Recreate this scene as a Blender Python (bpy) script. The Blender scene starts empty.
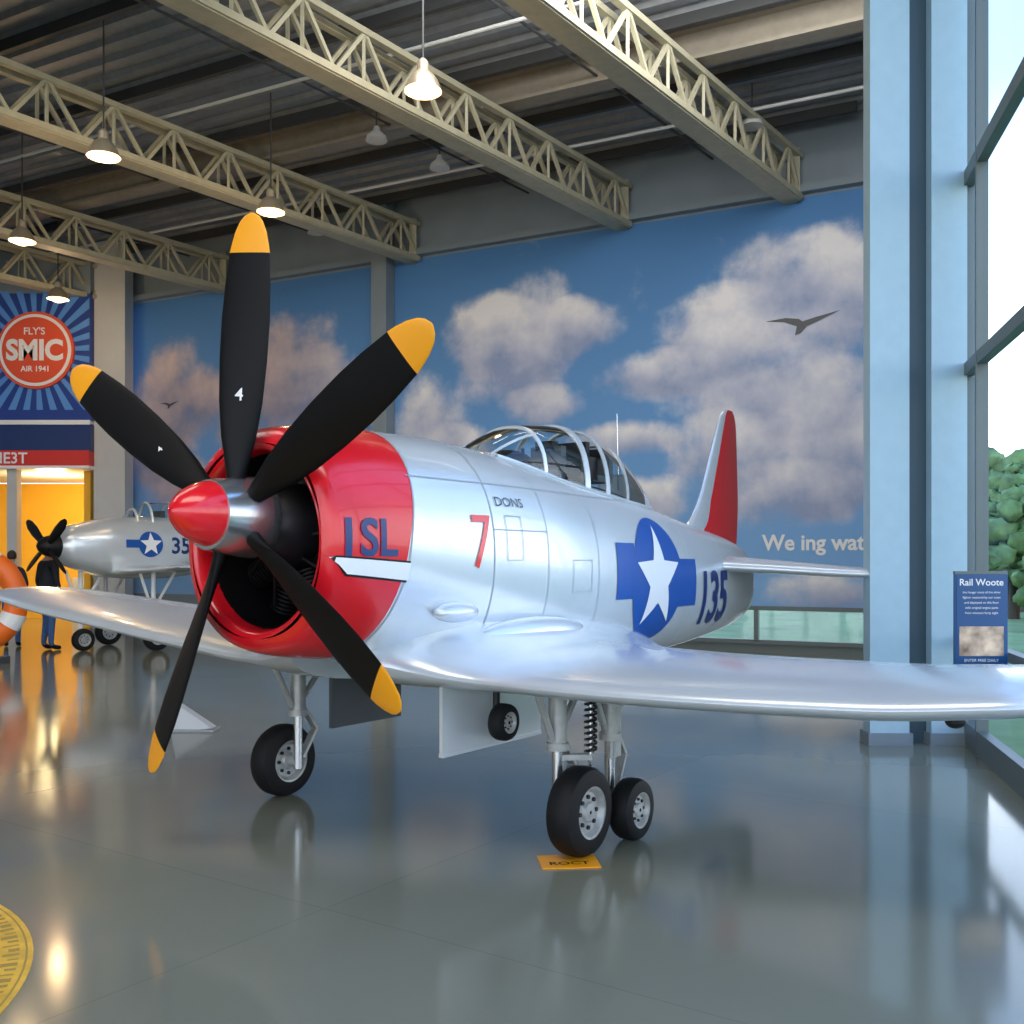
import bpy, bmesh, math, random
from mathutils import Vector, Matrix
random.seed(4)
S=bpy.context.scene
COL=S.collection
S.view_settings.view_transform='Standard'
# ------------------------------------------------------------------ materials
def mat(name,color,rough=.5,metal=0.,emit=None,es=0.,coat=0.,noise=0.,nscale=8.,bump=0.,spec=.5):
    m=bpy.data.materials.new(name); m.use_nodes=True
    nt=m.node_tree; b=nt.nodes['Principled BSDF']
    b.inputs['Base Color'].default_value=(*color,1)
    b.inputs['Roughness'].default_value=rough
    b.inputs['Metallic'].default_value=metal
    b.inputs['Coat Weight'].default_value=coat
    b.inputs['Specular IOR Level'].default_value=spec
    if emit:
        b.inputs['Emission Color'].default_value=(*emit,1); b.inputs['Emission Strength'].default_value=es
    if noise or bump:
        tc=nt.nodes.new('ShaderNodeTexCoord'); n=nt.nodes.new('ShaderNodeTexNoise')
        n.inputs['Scale'].default_value=nscale; n.inputs['Detail'].default_value=4
        nt.links.new(tc.outputs['Object'],n.inputs['Vector'])
        if noise:
            r=nt.nodes.new('ShaderNodeValToRGB')
            r.color_ramp.elements[0].position=.3; r.color_ramp.elements[1].position=.7
            r.color_ramp.elements[0].color=(*[c*(1-noise) for c in color],1)
            r.color_ramp.elements[1].color=(*[min(1,c*(1+noise)) for c in color],1)
            nt.links.new(n.outputs['Fac'],r.inputs['Fac']); nt.links.new(r.outputs['Color'],b.inputs['Base Color'])
        if bump:
            bp=nt.nodes.new('ShaderNodeBump'); bp.inputs['Strength'].default_value=bump
            nt.links.new(n.outputs['Fac'],bp.inputs['Height']); nt.links.new(bp.outputs['Normal'],b.inputs['Normal'])
    return m
def glassmat(name,tint,gl=.12,fres=True):
    m=bpy.data.materials.new(name); m.use_nodes=True; nt=m.node_tree; nt.nodes.clear()
    o=nt.nodes.new('ShaderNodeOutputMaterial'); mx=nt.nodes.new('ShaderNodeMixShader')
    t=nt.nodes.new('ShaderNodeBsdfTransparent'); g=nt.nodes.new('ShaderNodeBsdfGlossy')
    t.inputs[0].default_value=(*tint,1); g.inputs['Roughness'].default_value=.03
    mx.inputs[0].default_value=gl
    if fres:
        fr=nt.nodes.new('ShaderNodeLayerWeight'); fr.inputs['Blend'].default_value=.05
        ma=nt.nodes.new('ShaderNodeMath'); ma.operation='ADD'; ma.inputs[1].default_value=gl; ma.use_clamp=True
        nt.links.new(fr.outputs['Fresnel'],ma.inputs[0]); nt.links.new(ma.outputs[0],mx.inputs[0])
    nt.links.new(t.outputs[0],mx.inputs[1]); nt.links.new(g.outputs[0],mx.inputs[2]); nt.links.new(mx.outputs[0],o.inputs[0])
    return m
M={}
SIL=(.72,.77,.81)
M['silver']=mat('silver_paint',SIL,.27,.38,coat=.35,noise=.04,nscale=2)
M['metal']=mat('bare_metal',(.62,.63,.64),.22,.9)
M['gearw']=mat('gear_paint',(.46,.47,.46),.4,.3,noise=.15,nscale=20)
M['red']=mat('red_gloss',(.78,.010,.02),.22,0,coat=.5)
M['black']=mat('black_satin',(.006,.006,.007),.5,spec=.3)
M['blade']=mat('blade_black',(.004,.004,.005),.45,spec=.2)
M['dark']=mat('dark_metal',(.02,.02,.023),.45,.4,noise=.3)
M['rubber']=mat('rubber',(.008,.008,.009),.6,bump=.1,nscale=60,spec=.3)
M['yellow']=mat('yellow_paint',(1.,.40,.01),.4)
M['white']=mat('white_paint',(.88,.89,.90),.4)
M['navy']=mat('insignia_blue',(.01,.09,.38),.35)
M['num']=mat('number_navy',(.01,.035,.16),.35)
M['line']=mat('panel_line',(.34,.38,.41),.6)
M['dgrey']=mat('dark_grey_panel',(.07,.08,.09),.5)
M['glass']=glassmat('canopy_glass',(.90,.95,.96),.07)
M['wglass']=glassmat('window_glass',(.97,.99,1.),.04,False)
M['cream']=mat('truss_cream',(.42,.40,.29),.55,noise=.08)
M['beam']=mat('beam_taupe',(.25,.22,.175),.6,noise=.1)
M['dbeam']=mat('purlin_dark',(.05,.052,.055),.6)
M['deck']=mat('ceiling_deck',(.23,.25,.27),.5,.2,noise=.1)
M['bluecol']=mat('column_blue',(.38,.55,.65),.45,noise=.03)
M['bluedark']=mat('column_gap',(.04,.08,.11),.5)
M['frame']=mat('window_frame',(.14,.17,.17),.45,.3)
M['gwall']=mat('wall_grey',(.22,.27,.31),.7,noise=.05,nscale=2)
M['wwall']=mat('wall_white',(.55,.56,.56),.7,noise=.04,nscale=2)
M['skin']=mat('skin',(.6,.36,.26),.5)
M['hair']=mat('hair',(.03,.02,.015),.6)
M['jeans']=mat('jeans',(.05,.12,.3),.8,noise=.2,nscale=30)
M['jacket']=mat('jacket',(.02,.022,.03),.8,noise=.2,nscale=30)
M['orange']=mat('orange_paint',(.9,.16,.01),.4)
# ------------------------------------------------------------------ builder
class B:
    def __init__(s): s.v=[];s.f=[];s.m=[];s.mats=[]
    def mi(s,k):
        if k not in s.mats: s.mats.append(k)
        return s.mats.index(k)
    def add(s,vs,fs,k):
        o=len(s.v); s.v+= [tuple(v) for v in vs]; i=s.mi(k)
        for f in fs: s.f.append(tuple(o+j for j in f)); s.m.append(i)
    def box(s,c,d,k,rot=None):
        x,y,z=[e/2 for e in d]
        vs=[Vector((a,b,e)) for a in(-x,x) for b in(-y,y) for e in(-z,z)]
        if rot: vs=[rot@v for v in vs]
        c=Vector(c); vs=[v+c for v in vs]
        s.add(vs,[(0,1,3,2),(4,6,7,5),(0,4,5,1),(2,3,7,6),(0,2,6,4),(1,5,7,3)],k)
    def beam(s,p0,p1,w,h,k,up=(0,0,1)):
        p0=Vector(p0);p1=Vector(p1);d=p1-p0;L=d.length;d.normalize();up=Vector(up)
        sd=d.cross(up)
        if sd.length<1e-3: sd=d.cross(Vector((1,0,0)))
        sd.normalize();u=sd.cross(d)
        R=Matrix((d,sd,u)).transposed()
        s.box((p0+p1)/2,(L,w,h),k,R)
    def cyl(s,p0,p1,r0,k,r1=None,n=16,cap=True):
        p0=Vector(p0);p1=Vector(p1);r1=r0 if r1 is None else r1
        s.lathe(p0,p1-p0,[(0,r0),((p1-p0).length,r1)],k,n,cap)
    def lathe(s,o,ax,prof,k,n=24,cap=False):
        o=Vector(o);ax=Vector(ax).normalized()
        a=ax.orthogonal().normalized();b=ax.cross(a)
        rings=[[o+ax*h+(a*math.cos(2*math.pi*i/n)+b*math.sin(2*math.pi*i/n))*r for i in range(n)] for h,r in prof]
        s.loft(rings,k,cap,cap)
    def loft(s,rings,k,c0=True,c1=True,closed=True):
        n=len(rings[0]);vs=[p for r in rings for p in r];fs=[]
        for j in range(len(rings)-1):
            for i in range(n if closed else n-1):
                i2=(i+1)%n; fs.append((j*n+i,j*n+i2,(j+1)*n+i2,(j+1)*n+i))
        if c0: fs.append(tuple(range(n))[::-1])
        if c1: fs.append(tuple((len(rings)-1)*n+i for i in range(n)))
        s.add(vs,fs,k)
    def torus(s,c,ax,R,r,k,n=40,m=12,a0=0,a1=None):
        c=Vector(c);ax=Vector(ax).normalized();a=ax.orthogonal().normalized();b=ax.cross(a)
        full=a1 is None; a1=2*math.pi if full else a1
        rings=[]
        for i in range(n+1):
            t=a0+(a1-a0)*i/n; d=a*math.cos(t)+b*math.sin(t)
            rings.append([c+d*(R+r*math.cos(2*math.pi*j/m))+ax*r*math.sin(2*math.pi*j/m) for j in range(m)])
        s.loft(rings,k,not full,not full)
    def ell(s,c,r,k,n=20,m=12,rot=None):
        c=Vector(c);rings=[]
        for j in range(m+1):
            ph=-math.pi/2+math.pi*(j+.02*(j==0)-.02*(j==m))/m
            ring=[]
            for i in range(n):
                t=2*math.pi*i/n
                v=Vector((r[0]*math.cos(ph)*math.cos(t),r[1]*math.cos(ph)*math.sin(t),r[2]*math.sin(ph)))
                if rot: v=rot@v
                ring.append(c+v)
            rings.append(ring)
        s.loft(rings,k)
    def make(s,name,parent=None,loc=(0,0,0),rz=0,sharp=35,fix=True):
        me=bpy.data.meshes.new(name); me.from_pydata(s.v,[],s.f)
        for k in s.mats: me.materials.append(M[k])
        me.polygons.foreach_set('material_index',s.m)
        if fix:
            bm=bmesh.new();bm.from_mesh(me);bmesh.ops.recalc_face_normals(bm,faces=bm.faces);bm.to_mesh(me);bm.free()
        me.polygons.foreach_set('use_smooth',[True]*len(me.polygons))
        me.set_sharp_from_angle(angle=math.radians(sharp)); me.update()
        o=bpy.data.objects.new(name,me);COL.objects.link(o)
        o.location=loc;o.rotation_euler=(0,0,rz)
        if parent: o.parent=parent
        return o
def empty(name,loc=(0,0,0),rz=0):
    e=bpy.data.objects.new(name,None);COL.objects.link(e);e.location=loc;e.rotation_euler=(0,0,rz);e.empty_display_size=.3;return e
def interp(st,t):
    n=len(st)
    if t<=st[0][0]: return st[0][1:]
    if t>=st[-1][0]: return st[-1][1:]
    i=0
    while st[i+1][0]<t: i+=1
    h=st[i+1][0]-st[i][0];x=(t-st[i][0])/h;out=[]
    for c in range(1,len(st[0])):
        def sl(j):
            if j<=0: return (st[1][c]-st[0][c])/(st[1][0]-st[0][0])
            if j>=n-1: return (st[-1][c]-st[-2][c])/(st[-1][0]-st[-2][0])
            a=(st[j][c]-st[j-1][c])/(st[j][0]-st[j-1][0]);b=(st[j+1][c]-st[j][c])/(st[j+1][0]-st[j][0])
            return 0 if a*b<=0 else 2*a*b/(a+b)
        m0=sl(i)*h;m1=sl(i+1)*h;y0=st[i][c];y1=st[i+1][c]
        out.append((2*x**3-3*x*x+1)*y0+(x**3-2*x*x+x)*m0+(-2*x**3+3*x*x)*y1+(x**3-x*x)*m1)
    return out
def text_bm(body,size,bold=0.,xs=1.):
    cu=bpy.data.curves.new('t','FONT');cu.body=body;cu.size=size;cu.offset=bold;cu.align_x='CENTER';cu.align_y='CENTER';cu.resolution_u=4
    o=bpy.data.objects.new('t',cu);COL.objects.link(o)
    bpy.context.view_layer.update()
    me=bpy.data.meshes.new_from_object(o.evaluated_get(bpy.context.evaluated_depsgraph_get()))
    bm=bmesh.new();bm.from_mesh(me)
    bpy.data.objects.remove(o);bpy.data.curves.remove(cu);bpy.data.meshes.remove(me)
    xs_=[v.co.x for v in bm.verts];ys_=[v.co.y for v in bm.verts]
    cx=(min(xs_)+max(xs_))/2;cy=(min(ys_)+max(ys_))/2
    for v in bm.verts: v.co.x=(v.co.x-cx)*xs;v.co.y-=cy
    return bm
def poly_bm(polys):
    bm=bmesh.new()
    for p in polys: bm.faces.new([bm.verts.new((x,y,0)) for x,y in p])
    return bm
def bm_obj(bm,name,key,fn,parent=None,cut=0,smooth=True):
    if cut:
        xs=[v.co.x for v in bm.verts];ys=[v.co.y for v in bm.verts]
        for ax,lo,hi in((0,min(xs),max(xs)),(1,min(ys),max(ys))):
            q=lo+cut
            while q<hi:
                co=[0,0,0];no=[0,0,0];co[ax]=q;no[ax]=1
                bmesh.ops.bisect_plane(bm,geom=bm.verts[:]+bm.edges[:]+bm.faces[:],plane_co=co,plane_no=no);q+=cut
    for v in bm.verts: v.co=Vector(fn(v.co.x,v.co.y))
    bmesh.ops.triangulate(bm,faces=bm.faces[:])
    me=bpy.data.meshes.new(name);bm.to_mesh(me);bm.free();me.materials.append(M[key])
    me.polygons.foreach_set('use_smooth',[smooth]*len(me.polygons))
    o=bpy.data.objects.new(name,me);COL.objects.link(o)
    if parent:o.parent=parent
    return o
def place_text(body,size,key,name,origin,xd,yd,parent=None,bold=0.,xs=1.):
    origin=Vector(origin);xd=Vector(xd);yd=Vector(yd)
    return bm_obj(text_bm(body,size,bold,xs),name,key,lambda x,y:origin+xd*x+yd*y,parent,0,False)

# ================================================================== ROOM
WD=Vector((.891,-.454,0))          # mural wall direction (towards the window corner)
W0=Vector((-1.92,19.8,0))
WN=Vector((-.454,-.891,0))         # into the room
WRZ=math.atan2(WD.y,WD.x)
WL=-9.0; WR=8.62
CEIL=8.7
def wl(x,z,o=0): return W0+WD*x+WN*o+Vector((0,0,z))
def floor_mat():
    m=mat('floor_polished',(.2,.23,.22),.2);nt=m.node_tree;b=nt.nodes['Principled BSDF']
    tc=nt.nodes.new('ShaderNodeTexCoord')
    mp=nt.nodes.new('ShaderNodeMapping');mp.inputs['Rotation'].default_value=(0,0,.6)
    br=nt.nodes.new('ShaderNodeTexBrick');br.inputs['Scale'].default_value=1;br.inputs['Brick Width'].default_value=3.2;br.inputs['Row Height'].default_value=3.2
    br.offset=0;br.inputs['Mortar Size'].default_value=.005;br.inputs['Mortar Smooth'].default_value=.3
    br.inputs['Color1'].default_value=(.225,.235,.18,1);br.inputs['Color2'].default_value=(.235,.24,.185,1);br.inputs['Mortar'].default_value=(.19,.20,.155,1)
    n=nt.nodes.new('ShaderNodeTexNoise');n.inputs['Scale'].default_value=1.3;n.inputs['Detail'].default_value=6
    mx=nt.nodes.new('ShaderNodeMix');mx.data_type='RGBA';mx.blend_type='MULTIPLY';mx.inputs[0].default_value=.4
    r=nt.nodes.new('ShaderNodeValToRGB');r.color_ramp.elements[0].color=(.8,.8,.8,1);r.color_ramp.elements[1].color=(1.15,1.15,1.15,1)
    L=nt.links.new
    L(tc.outputs['Object'],mp.inputs[0]);L(mp.outputs[0],br.inputs['Vector']);L(tc.outputs['Object'],n.inputs['Vector']);L(n.outputs['Fac'],r.inputs[0])
    L(br.outputs['Color'],mx.inputs[6]);L(r.outputs[0],mx.inputs[7]);L(mx.outputs[2],b.inputs['Base Color'])
    mr=nt.nodes.new('ShaderNodeMapRange');mr.inputs[3].default_value=.06;mr.inputs[4].default_value=.17
    L(n.outputs['Fac'],mr.inputs[0]);L(mr.outputs[0],b.inputs['Roughness'])
    b.inputs['Specular IOR Level'].default_value=1.0
    return m
M['floor']=floor_mat()
fl=[(-18,-8),(-.28,-8),(5.72,16.0),(-9.94,23.95),(-9.94,27),(-18,27)]
b=B();n=len(fl)
b.add([(x,y,0) for x,y in fl]+[(x,y,-.12) for x,y in fl],[tuple(range(n)),tuple(range(n,2*n))[::-1]]+[(i,i+n,(i+1)%n+n,(i+1)%n) for i in range(n)],'floor')
b.make('floor')
b=B();vs=[];fs=[];prof=[(0,0),(.14,0),(.18,.07),(.32,.07)]
rows=[];q=-30
while q<3:
    for dx,dz in prof: rows.append((q+dx,CEIL+dz))
    q+=.36
for q,z in rows:
    for s_ in(-12,14): p=W0+WD*s_-WN*q; vs.append((p.x,p.y,z))
for i in range(len(rows)-1): fs.append((2*i,2*i+1,2*i+3,2*i+2))
b.add(vs,fs,'deck');ce=b.make('ceiling',sharp=20)
bm=bmesh.new();bm.from_mesh(ce.data)
bmesh.ops.bisect_plane(bm,geom=bm.verts[:]+bm.edges[:]+bm.faces[:],plane_co=(4.1,8.4,0),plane_no=(1,-.25,0),clear_outer=True)
bm.to_mesh(ce.data);bm.free()

def mural_mat():
    m=mat('mural_sky',(.2,.4,.7),.75);nt=m.node_tree;bs=nt.nodes['Principled BSDF'];L=nt.links.new;N=nt.nodes.new
    tc=N('ShaderNodeTexCoord');sp=N('ShaderNodeSeparateXYZ');L(tc.outputs['Object'],sp.inputs[0])
    def math_(op,a,b_=None,clamp=False):
        x=N('ShaderNodeMath');x.operation=op;x.use_clamp=clamp
        for i,v in enumerate((a,b_)):
            if v is None: continue
            if isinstance(v,(int,float)): x.inputs[i].default_value=v
            else: L(v,x.inputs[i])
        return x.outputs[0]
    n1=N('ShaderNodeTexNoise');n1.inputs['Scale'].default_value=.9;n1.inputs['Detail'].default_value=7;n1.inputs['Roughness'].default_value=.58
    L(tc.outputs['Object'],n1.inputs['Vector'])
    lobes=[(1.6,5.85,1.0,.7),(2.6,5.9,1.1,.9),(3.6,5.8,.8,.5),(2.2,5.1,1.2,.6),(2.8,4.4,.8,.35),
      (7.2,6.4,.9,.7),(8.1,6.0,1.1,.9),(6.1,5.45,1.1,.7),(4.9,4.8,1.2,.4),(7.1,4.65,1.9,.9),(8.1,3.5,1.3,1.1),(6.1,3.4,.9,.6),(7.2,2.6,1.3,.5),
      (.35,4.3,.9,.9),(.9,3.6,1.0,.5),(4.3,3.7,1.1,.3),(4.9,2.6,.7,.4),(8.2,1.0,1.2,.4),(3.4,1.6,1.4,.5),
      (-3.1,6.0,1.4,.8),(-4.2,5.0,1.6,1.0),(-6.6,5.4,1.3,1.1),(-7.2,4.2,1.3,.8),(-2.4,5.2,1.2,.7),(-5.5,3.2,2,.6)]
    tot=None;wt=None
    for cx,cz,rx,rz in lobes:
        dx=math_('MULTIPLY',math_('SUBTRACT',sp.outputs[0],cx),1/(rx*1.25));dz=math_('MULTIPLY',math_('SUBTRACT',sp.outputs[2],cz),1/(rz*1.3))
        d=math_('SUBTRACT',1.,math_('ADD',math_('MULTIPLY',dx,dx),math_('MULTIPLY',dz,dz)),True)
        tot=d if tot is None else math_('ADD',tot,d)
        w=math_('MULTIPLY',d,dz); wt=w if wt is None else math_('ADD',wt,w)
    dens=math_('ADD',math_('MINIMUM',tot,1.0),math_('MULTIPLY',math_('SUBTRACT',n1.outputs['Fac'],.5),2.1))
    mr=N('ShaderNodeMapRange');mr.interpolation_type='SMOOTHSTEP';mr.inputs[1].default_value=.18;mr.inputs[2].default_value=.95;L(dens,mr.inputs[0])
    sky=N('ShaderNodeValToRGB');e=sky.color_ramp.elements;e[0].position=0;e[0].color=(.26,.50,.85,1);e[1].position=1;e[1].color=(.07,.22,.50,1)
    x=e.new(.5);x.color=(.14,.34,.68,1)
    L(math_('MULTIPLY',sp.outputs[2],1/7.5),sky.inputs[0])
    sh=math_('ADD',math_('ADD',math_('MULTIPLY',wt,.9),.48),math_('MULTIPLY',math_('SUBTRACT',n1.outputs['Fac'],.5),2.0),True)
    cl=N('ShaderNodeValToRGB');e=cl.color_ramp.elements;e[0].position=0;e[0].color=(.30,.37,.58,1);e[1].position=1;e[1].color=(.88,.87,.90,1)
    x=e.new(.5);x.color=(.57,.60,.74,1)
    L(sh,cl.inputs[0])
    wf=N('ShaderNodeMapRange');wf.inputs[1].default_value=-.5;wf.inputs[2].default_value=-3.5;wf.inputs[3].default_value=0;wf.inputs[4].default_value=.75;L(sp.outputs[0],wf.inputs[0])
    wm=N('ShaderNodeMix');wm.data_type='RGBA';wm.blend_type='MULTIPLY';L(wf.outputs[0],wm.inputs[0]);L(cl.outputs[0],wm.inputs[6]);wm.inputs[7].default_value=(.72,.53,.48,1)
    mx=N('ShaderNodeMix');mx.data_type='RGBA';L(mr.outputs[0],mx.inputs[0]);L(sky.outputs[0],mx.inputs[6]);L(wm.outputs[2],mx.inputs[7])
    L(mx.outputs[2],bs.inputs['Base Color'])
    return m
M['mural']=mural_mat()
b=B()
b.box(((WL+WR)/2,.1,(.78+7.5)/2),(WR-WL,.2,7.5-.78),'mural')
b.box(((WL+WR)/2,.1,(7.5+CEIL+.1)/2),(WR-WL,.2,CEIL+.1-7.5),'gwall')
b.box(((WL+WR)/2,-.08,7.6),(WR-WL,.16,.12),'gwall')
b.box(((WL+3)/2,.1,.39),(3-WL,.2,.78),'gwall')
b.box(((3+WR)/2,.1,.08),(WR-3,.2,.16),'frame')
b.make('wall_back',loc=W0,rz=WRZ)
b=B()
b.box(((3+WR)/2,0,.19),(WR-3,.08,.07),'frame');b.box(((3+WR)/2,0,.75),(WR-3,.08,.07),'frame')
for x in(3.05,4.9,6.75,8.55): b.box((x,0,.46),(.07,.08,.56),'frame')
b.box(((3+WR)/2,.03,.46),(WR-3,.01,.5),'wglass')
b.make('window_1',loc=W0+WN*.02,rz=WRZ)
mt=empty('mural_lettering')
place_text('We ing wat',.36,'white','letters',wl(7.66,1.80,.012),WD,(0,0,1),mt,.009,.96)
def plane_sil(cx,cz,s,name):
    P=[(-1,.12),(-.45,.16),(-.1,.1),(0,.02),(.35,.1),(1,.22),(.4,-.02),(.12,-.12),(-.05,-.3),(-.2,-.34),(-.15,-.1),(-.5,.05)]
    return bm_obj(poly_bm([P]),name,'dgrey',lambda x,y:wl(cx+x*s,cz+y*s,.012),mt,0,False)
plane_sil(7.5,5.45,.6,'aircraft_silhouette_1');plane_sil(-6.6,5.1,.3,'aircraft_silhouette_2')

b=B();b.box((0,0,CEIL/2),(.36,.3,CEIL),'gwall');b.box((0,0,.15),(.42,.36,.3),'gwall');b.make('support_column',loc=wl(-.65,0,.17),rz=WRZ)
b=B();b.box((0,0,CEIL/2),(.70,.5,CEIL),'wwall');b.box((0,0,.1),(.76,.56,.2),'gwall');b.make('support_column.001',loc=(-9.06,22.75,0))

b=B()
b.box((3.165,8.46,CEIL/2),(.33,.16,CEIL),'bluecol');b.box((3.665,8.46,CEIL/2),(.3,.16,CEIL),'bluecol')
b.box((3.42,8.52,CEIL/2),(.24,.06,CEIL),'bluedark')
b.box((3.165,8.46,.05),(.37,.22,.1),'gwall');b.box((3.665,8.46,.05),(.34,.22,.1),'gwall')
b.make('window_column')
wd=Vector((-.2425,-.970,0));P0=Vector((3.86,8.5,0));wrz=math.atan2(wd.y,wd.x)
LW=16.9
b=B()
for z,h in((.10,.2),(.88,.07),(3.15,.10),(4.75,.12),(6.6,.10),(CEIL-.1,.3)): b.box((LW/2,0,z),(LW,.08,h),'frame')
for x in(.04,.62,2.6,4.6,6.6,8.6,10.6,12.6,14.6,16.8): b.box((x,0,CEIL/2),(.05 if x==.62 else .10,.09,CEIL),'frame')
b.box((LW/2,0,CEIL/2),(LW,.008,CEIL),'wglass')
b.make('window_2',loc=P0,rz=wrz)
b=B();b.box((-3.75,0,CEIL/2),(7.5,.15,CEIL),'gwall');b.make('wall_right',loc=P0+Vector((.1,0,0)),rz=wrz)
b=B()
for z,h in((.1,.2),(2.6,.12),(5.4,.12),(CEIL-.1,.3)): b.box((-9.14,-8,z),(17.7,.15,h),'frame')
for i in range(10): b.box((-17.9+i*1.95,-8,CEIL/2),(.12,.16,CEIL),'frame')
b.make('window_3')
b=B();b.box((-18.1,9.5,CEIL/2),(.2,35,CEIL),'wwall');b.make('wall_left')

# ---- trusses
tr=empty('roof_truss_assembly')
TD=Vector((-.605,-.796,0))
for idx,x0 in enumerate((7.35,4.4,0.0,-4.9,-7.85,-11.2)):
    b=B();s=W0+WD*x0+WN*.05
    side=TD.cross(Vector((0,0,1)))
    Lt=22 if idx<4 else 14
    if idx==0: Lt=8.6
    if idx==1: Lt=15
    zb=7.48;zt=8.15
    for o in(-.13,.13):
        b.beam(s+side*o+Vector((0,0,zb)),s+TD*Lt+side*o+Vector((0,0,zb)),.10,.09,'cream')
        b.beam(s+side*o+Vector((0,0,zt)),s+TD*Lt+side*o+Vector((0,0,zt)),.10,.08,'cream')
    b.beam(s+Vector((0,0,zb-.05)),s+TD*Lt+Vector((0,0,zb-.05)),.30,.02,'cream')
    q=0;st=1.0
    while q<Lt-.1:
        a=s+TD*q;c=s+TD*(q+st);m_=s+TD*(q+st/2)
        for o in(-.13,.13):
            b.beam(a+side*o+Vector((0,0,zb)),m_+side*o+Vector((0,0,zt)),.05,.05,'cream')
            b.beam(m_+side*o+Vector((0,0,zt)),c+side*o+Vector((0,0,zb)),.05,.05,'cream')
            b.beam(m_+side*o+Vector((0,0,zb)),m_+side*o+Vector((0,0,zt)),.04,.04,'cream')
        q+=st
    b.beam(s+Vector((0,0,zb-.06)),s+Vector((0,0,zt+.1)),.36,.14,'cream')
    b.make('truss_%d'%(idx+1),tr)
bm_=empty('roof_beam_assembly')
def clipx(q):
    p=W0+WN*q
    return ((3.6+.25*(p.y-8.5))-p.x)/(WD.x-.25*WD.y)
b=B()
for q in(3.6,9.0,14.4,19.8):
    s1=clipx(q)
    for dz,w,h in((8.28,.3,.05),(8.5,.05,.42),(8.69,.3,.04)):
        b.beam(W0+WN*q+WD*-11.5+Vector((0,0,dz)),W0+WN*q+WD*s1+Vector((0,0,dz)),w,h,'beam')
b.make('main_beams',bm_)
b=B()
q=.5
while q<24:
    s1=clipx(q);b.beam(W0+WN*q+WD*-11.5+Vector((0,0,8.60)),W0+WN*q+WD*s1+Vector((0,0,8.60)),.08,.16,'dbeam')
    q+=1.8
b.make('purlins',bm_)
b=B()
for q,z in((2.0,8.2),(5.6,8.3),(11.4,8.3)):
    b.cyl(W0+WN*q+WD*-11+Vector((0,0,z)),W0+WN*q+WD*clipx(q)+Vector((0,0,z)),.025,'wwall',n=8)
for x0 in (-9,-6,-2.5,2.5,6):
    p=W0+WD*x0; b.cyl(p+Vector((0,0,8.4)),p+TD*9+Vector((0,0,8.4)),.02,'dbeam',n=8)
b.make('conduits',bm_)

# ---- left sign wall + shop
M['rayA']=mat('ray_dark',(.012,.05,.30),.5);M['rayB']=mat('ray_light',(.10,.30,.75),.5)
M['yroom']=mat('shop_yellow',(.95,.50,.03),.6);M['sred']=mat('sign_red',(.7,.03,.02),.45);M['sorange']=mat('sign_orange',(.80,.09,.03),.45)
YS=22.3
b=B()
b.box((-13.65,YS+.15,(7.6+CEIL)/2),(8.5,.3,CEIL-7.4),'gwall')
b.box((-13.65,YS+.15,6.1),(8.5,.28,2.9),'rayA')
b.box((-13.65,YS+.13,4.62),(8.5,.34,.10),'white')
b.box((-13.65,YS+.15,4.28),(8.5,.3,.62),'num')
b.box((-13.65,YS+.11,3.82),(8.5,.38,.34),'sred')
b.box((-13.65,YS+.11,3.62),(8.5,.40,.06),'white')
b.make('wall_left_sign')
b=B()
b.box((-13.9,26.9,1.8),(8.2,.2,3.6),'yroom');b.box((-9.75,24.9,1.8),(.15,3.9,3.6),'yroom')
b.box((-13.9,24.9,3.7),(8.2,4.1,.15),'white')
b.box((-11.25,22.6,1.8),(.22,.22,3.6),'wwall')
b.box((-10.5,25.9,.55),(1.5,.6,1.1),'wwall')
b.make('wall_shop')
sg=empty('round_wall_sign')
SX,SZ=-10.6,6.22
bmr=bmesh.new()
for i in range(28):
    a0=2*math.pi*i/28;a1=a0+math.pi/28
    def cl(a):
        r=3.2;x,z=r*math.cos(a),r*math.sin(a)
        sc=min(1,1.32/max(abs(z),1e-6)) ; return x*sc,z*sc
    pts=[(0.3*math.cos(a0),.3*math.sin(a0)),cl(a0),cl(a1),(0.3*math.cos(a1),.3*math.sin(a1))]
    bmr.faces.new([bmr.verts.new((x,z,0)) for x,z in pts])
bmesh.ops.bisect_plane(bmr,geom=bmr.verts[:]+bmr.edges[:]+bmr.faces[:],plane_co=(1.18,0,0),plane_no=(1,0,0),clear_outer=True)
bm_obj(bmr,'sunburst_rays','rayB',lambda x,y:(SX+x,YS-.005,SZ+y),sg,0,False)
b=B()
for r,k,d in((.86,'sorange',.06),(.80,'white',.075),(.73,'sorange',.09)):
    b.cyl((SX,YS+.02,SZ),(SX,YS-d,SZ),r,k,n=64)
b.make('sign_disc',sg)
place_text('SMIC',.62,'white','sign_text_1',(SX,YS-.1,SZ),(1,0,0),(0,0,1),sg,.026,.93)
place_text("FLY'S",.22,'white','sign_text_2',(SX,YS-.1,SZ+.42),(1,0,0),(0,0,1),sg,.004,1)
place_text('AIR 1941',.17,'white','sign_text_3',(SX,YS-.1,SZ-.42),(1,0,0),(0,0,1),sg,.004,1)
place_text('HE3T',.34,'white','band_text',(-11.15,YS-.09,3.82),(1,0,0),(0,0,1),sg,.006,1)

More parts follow.
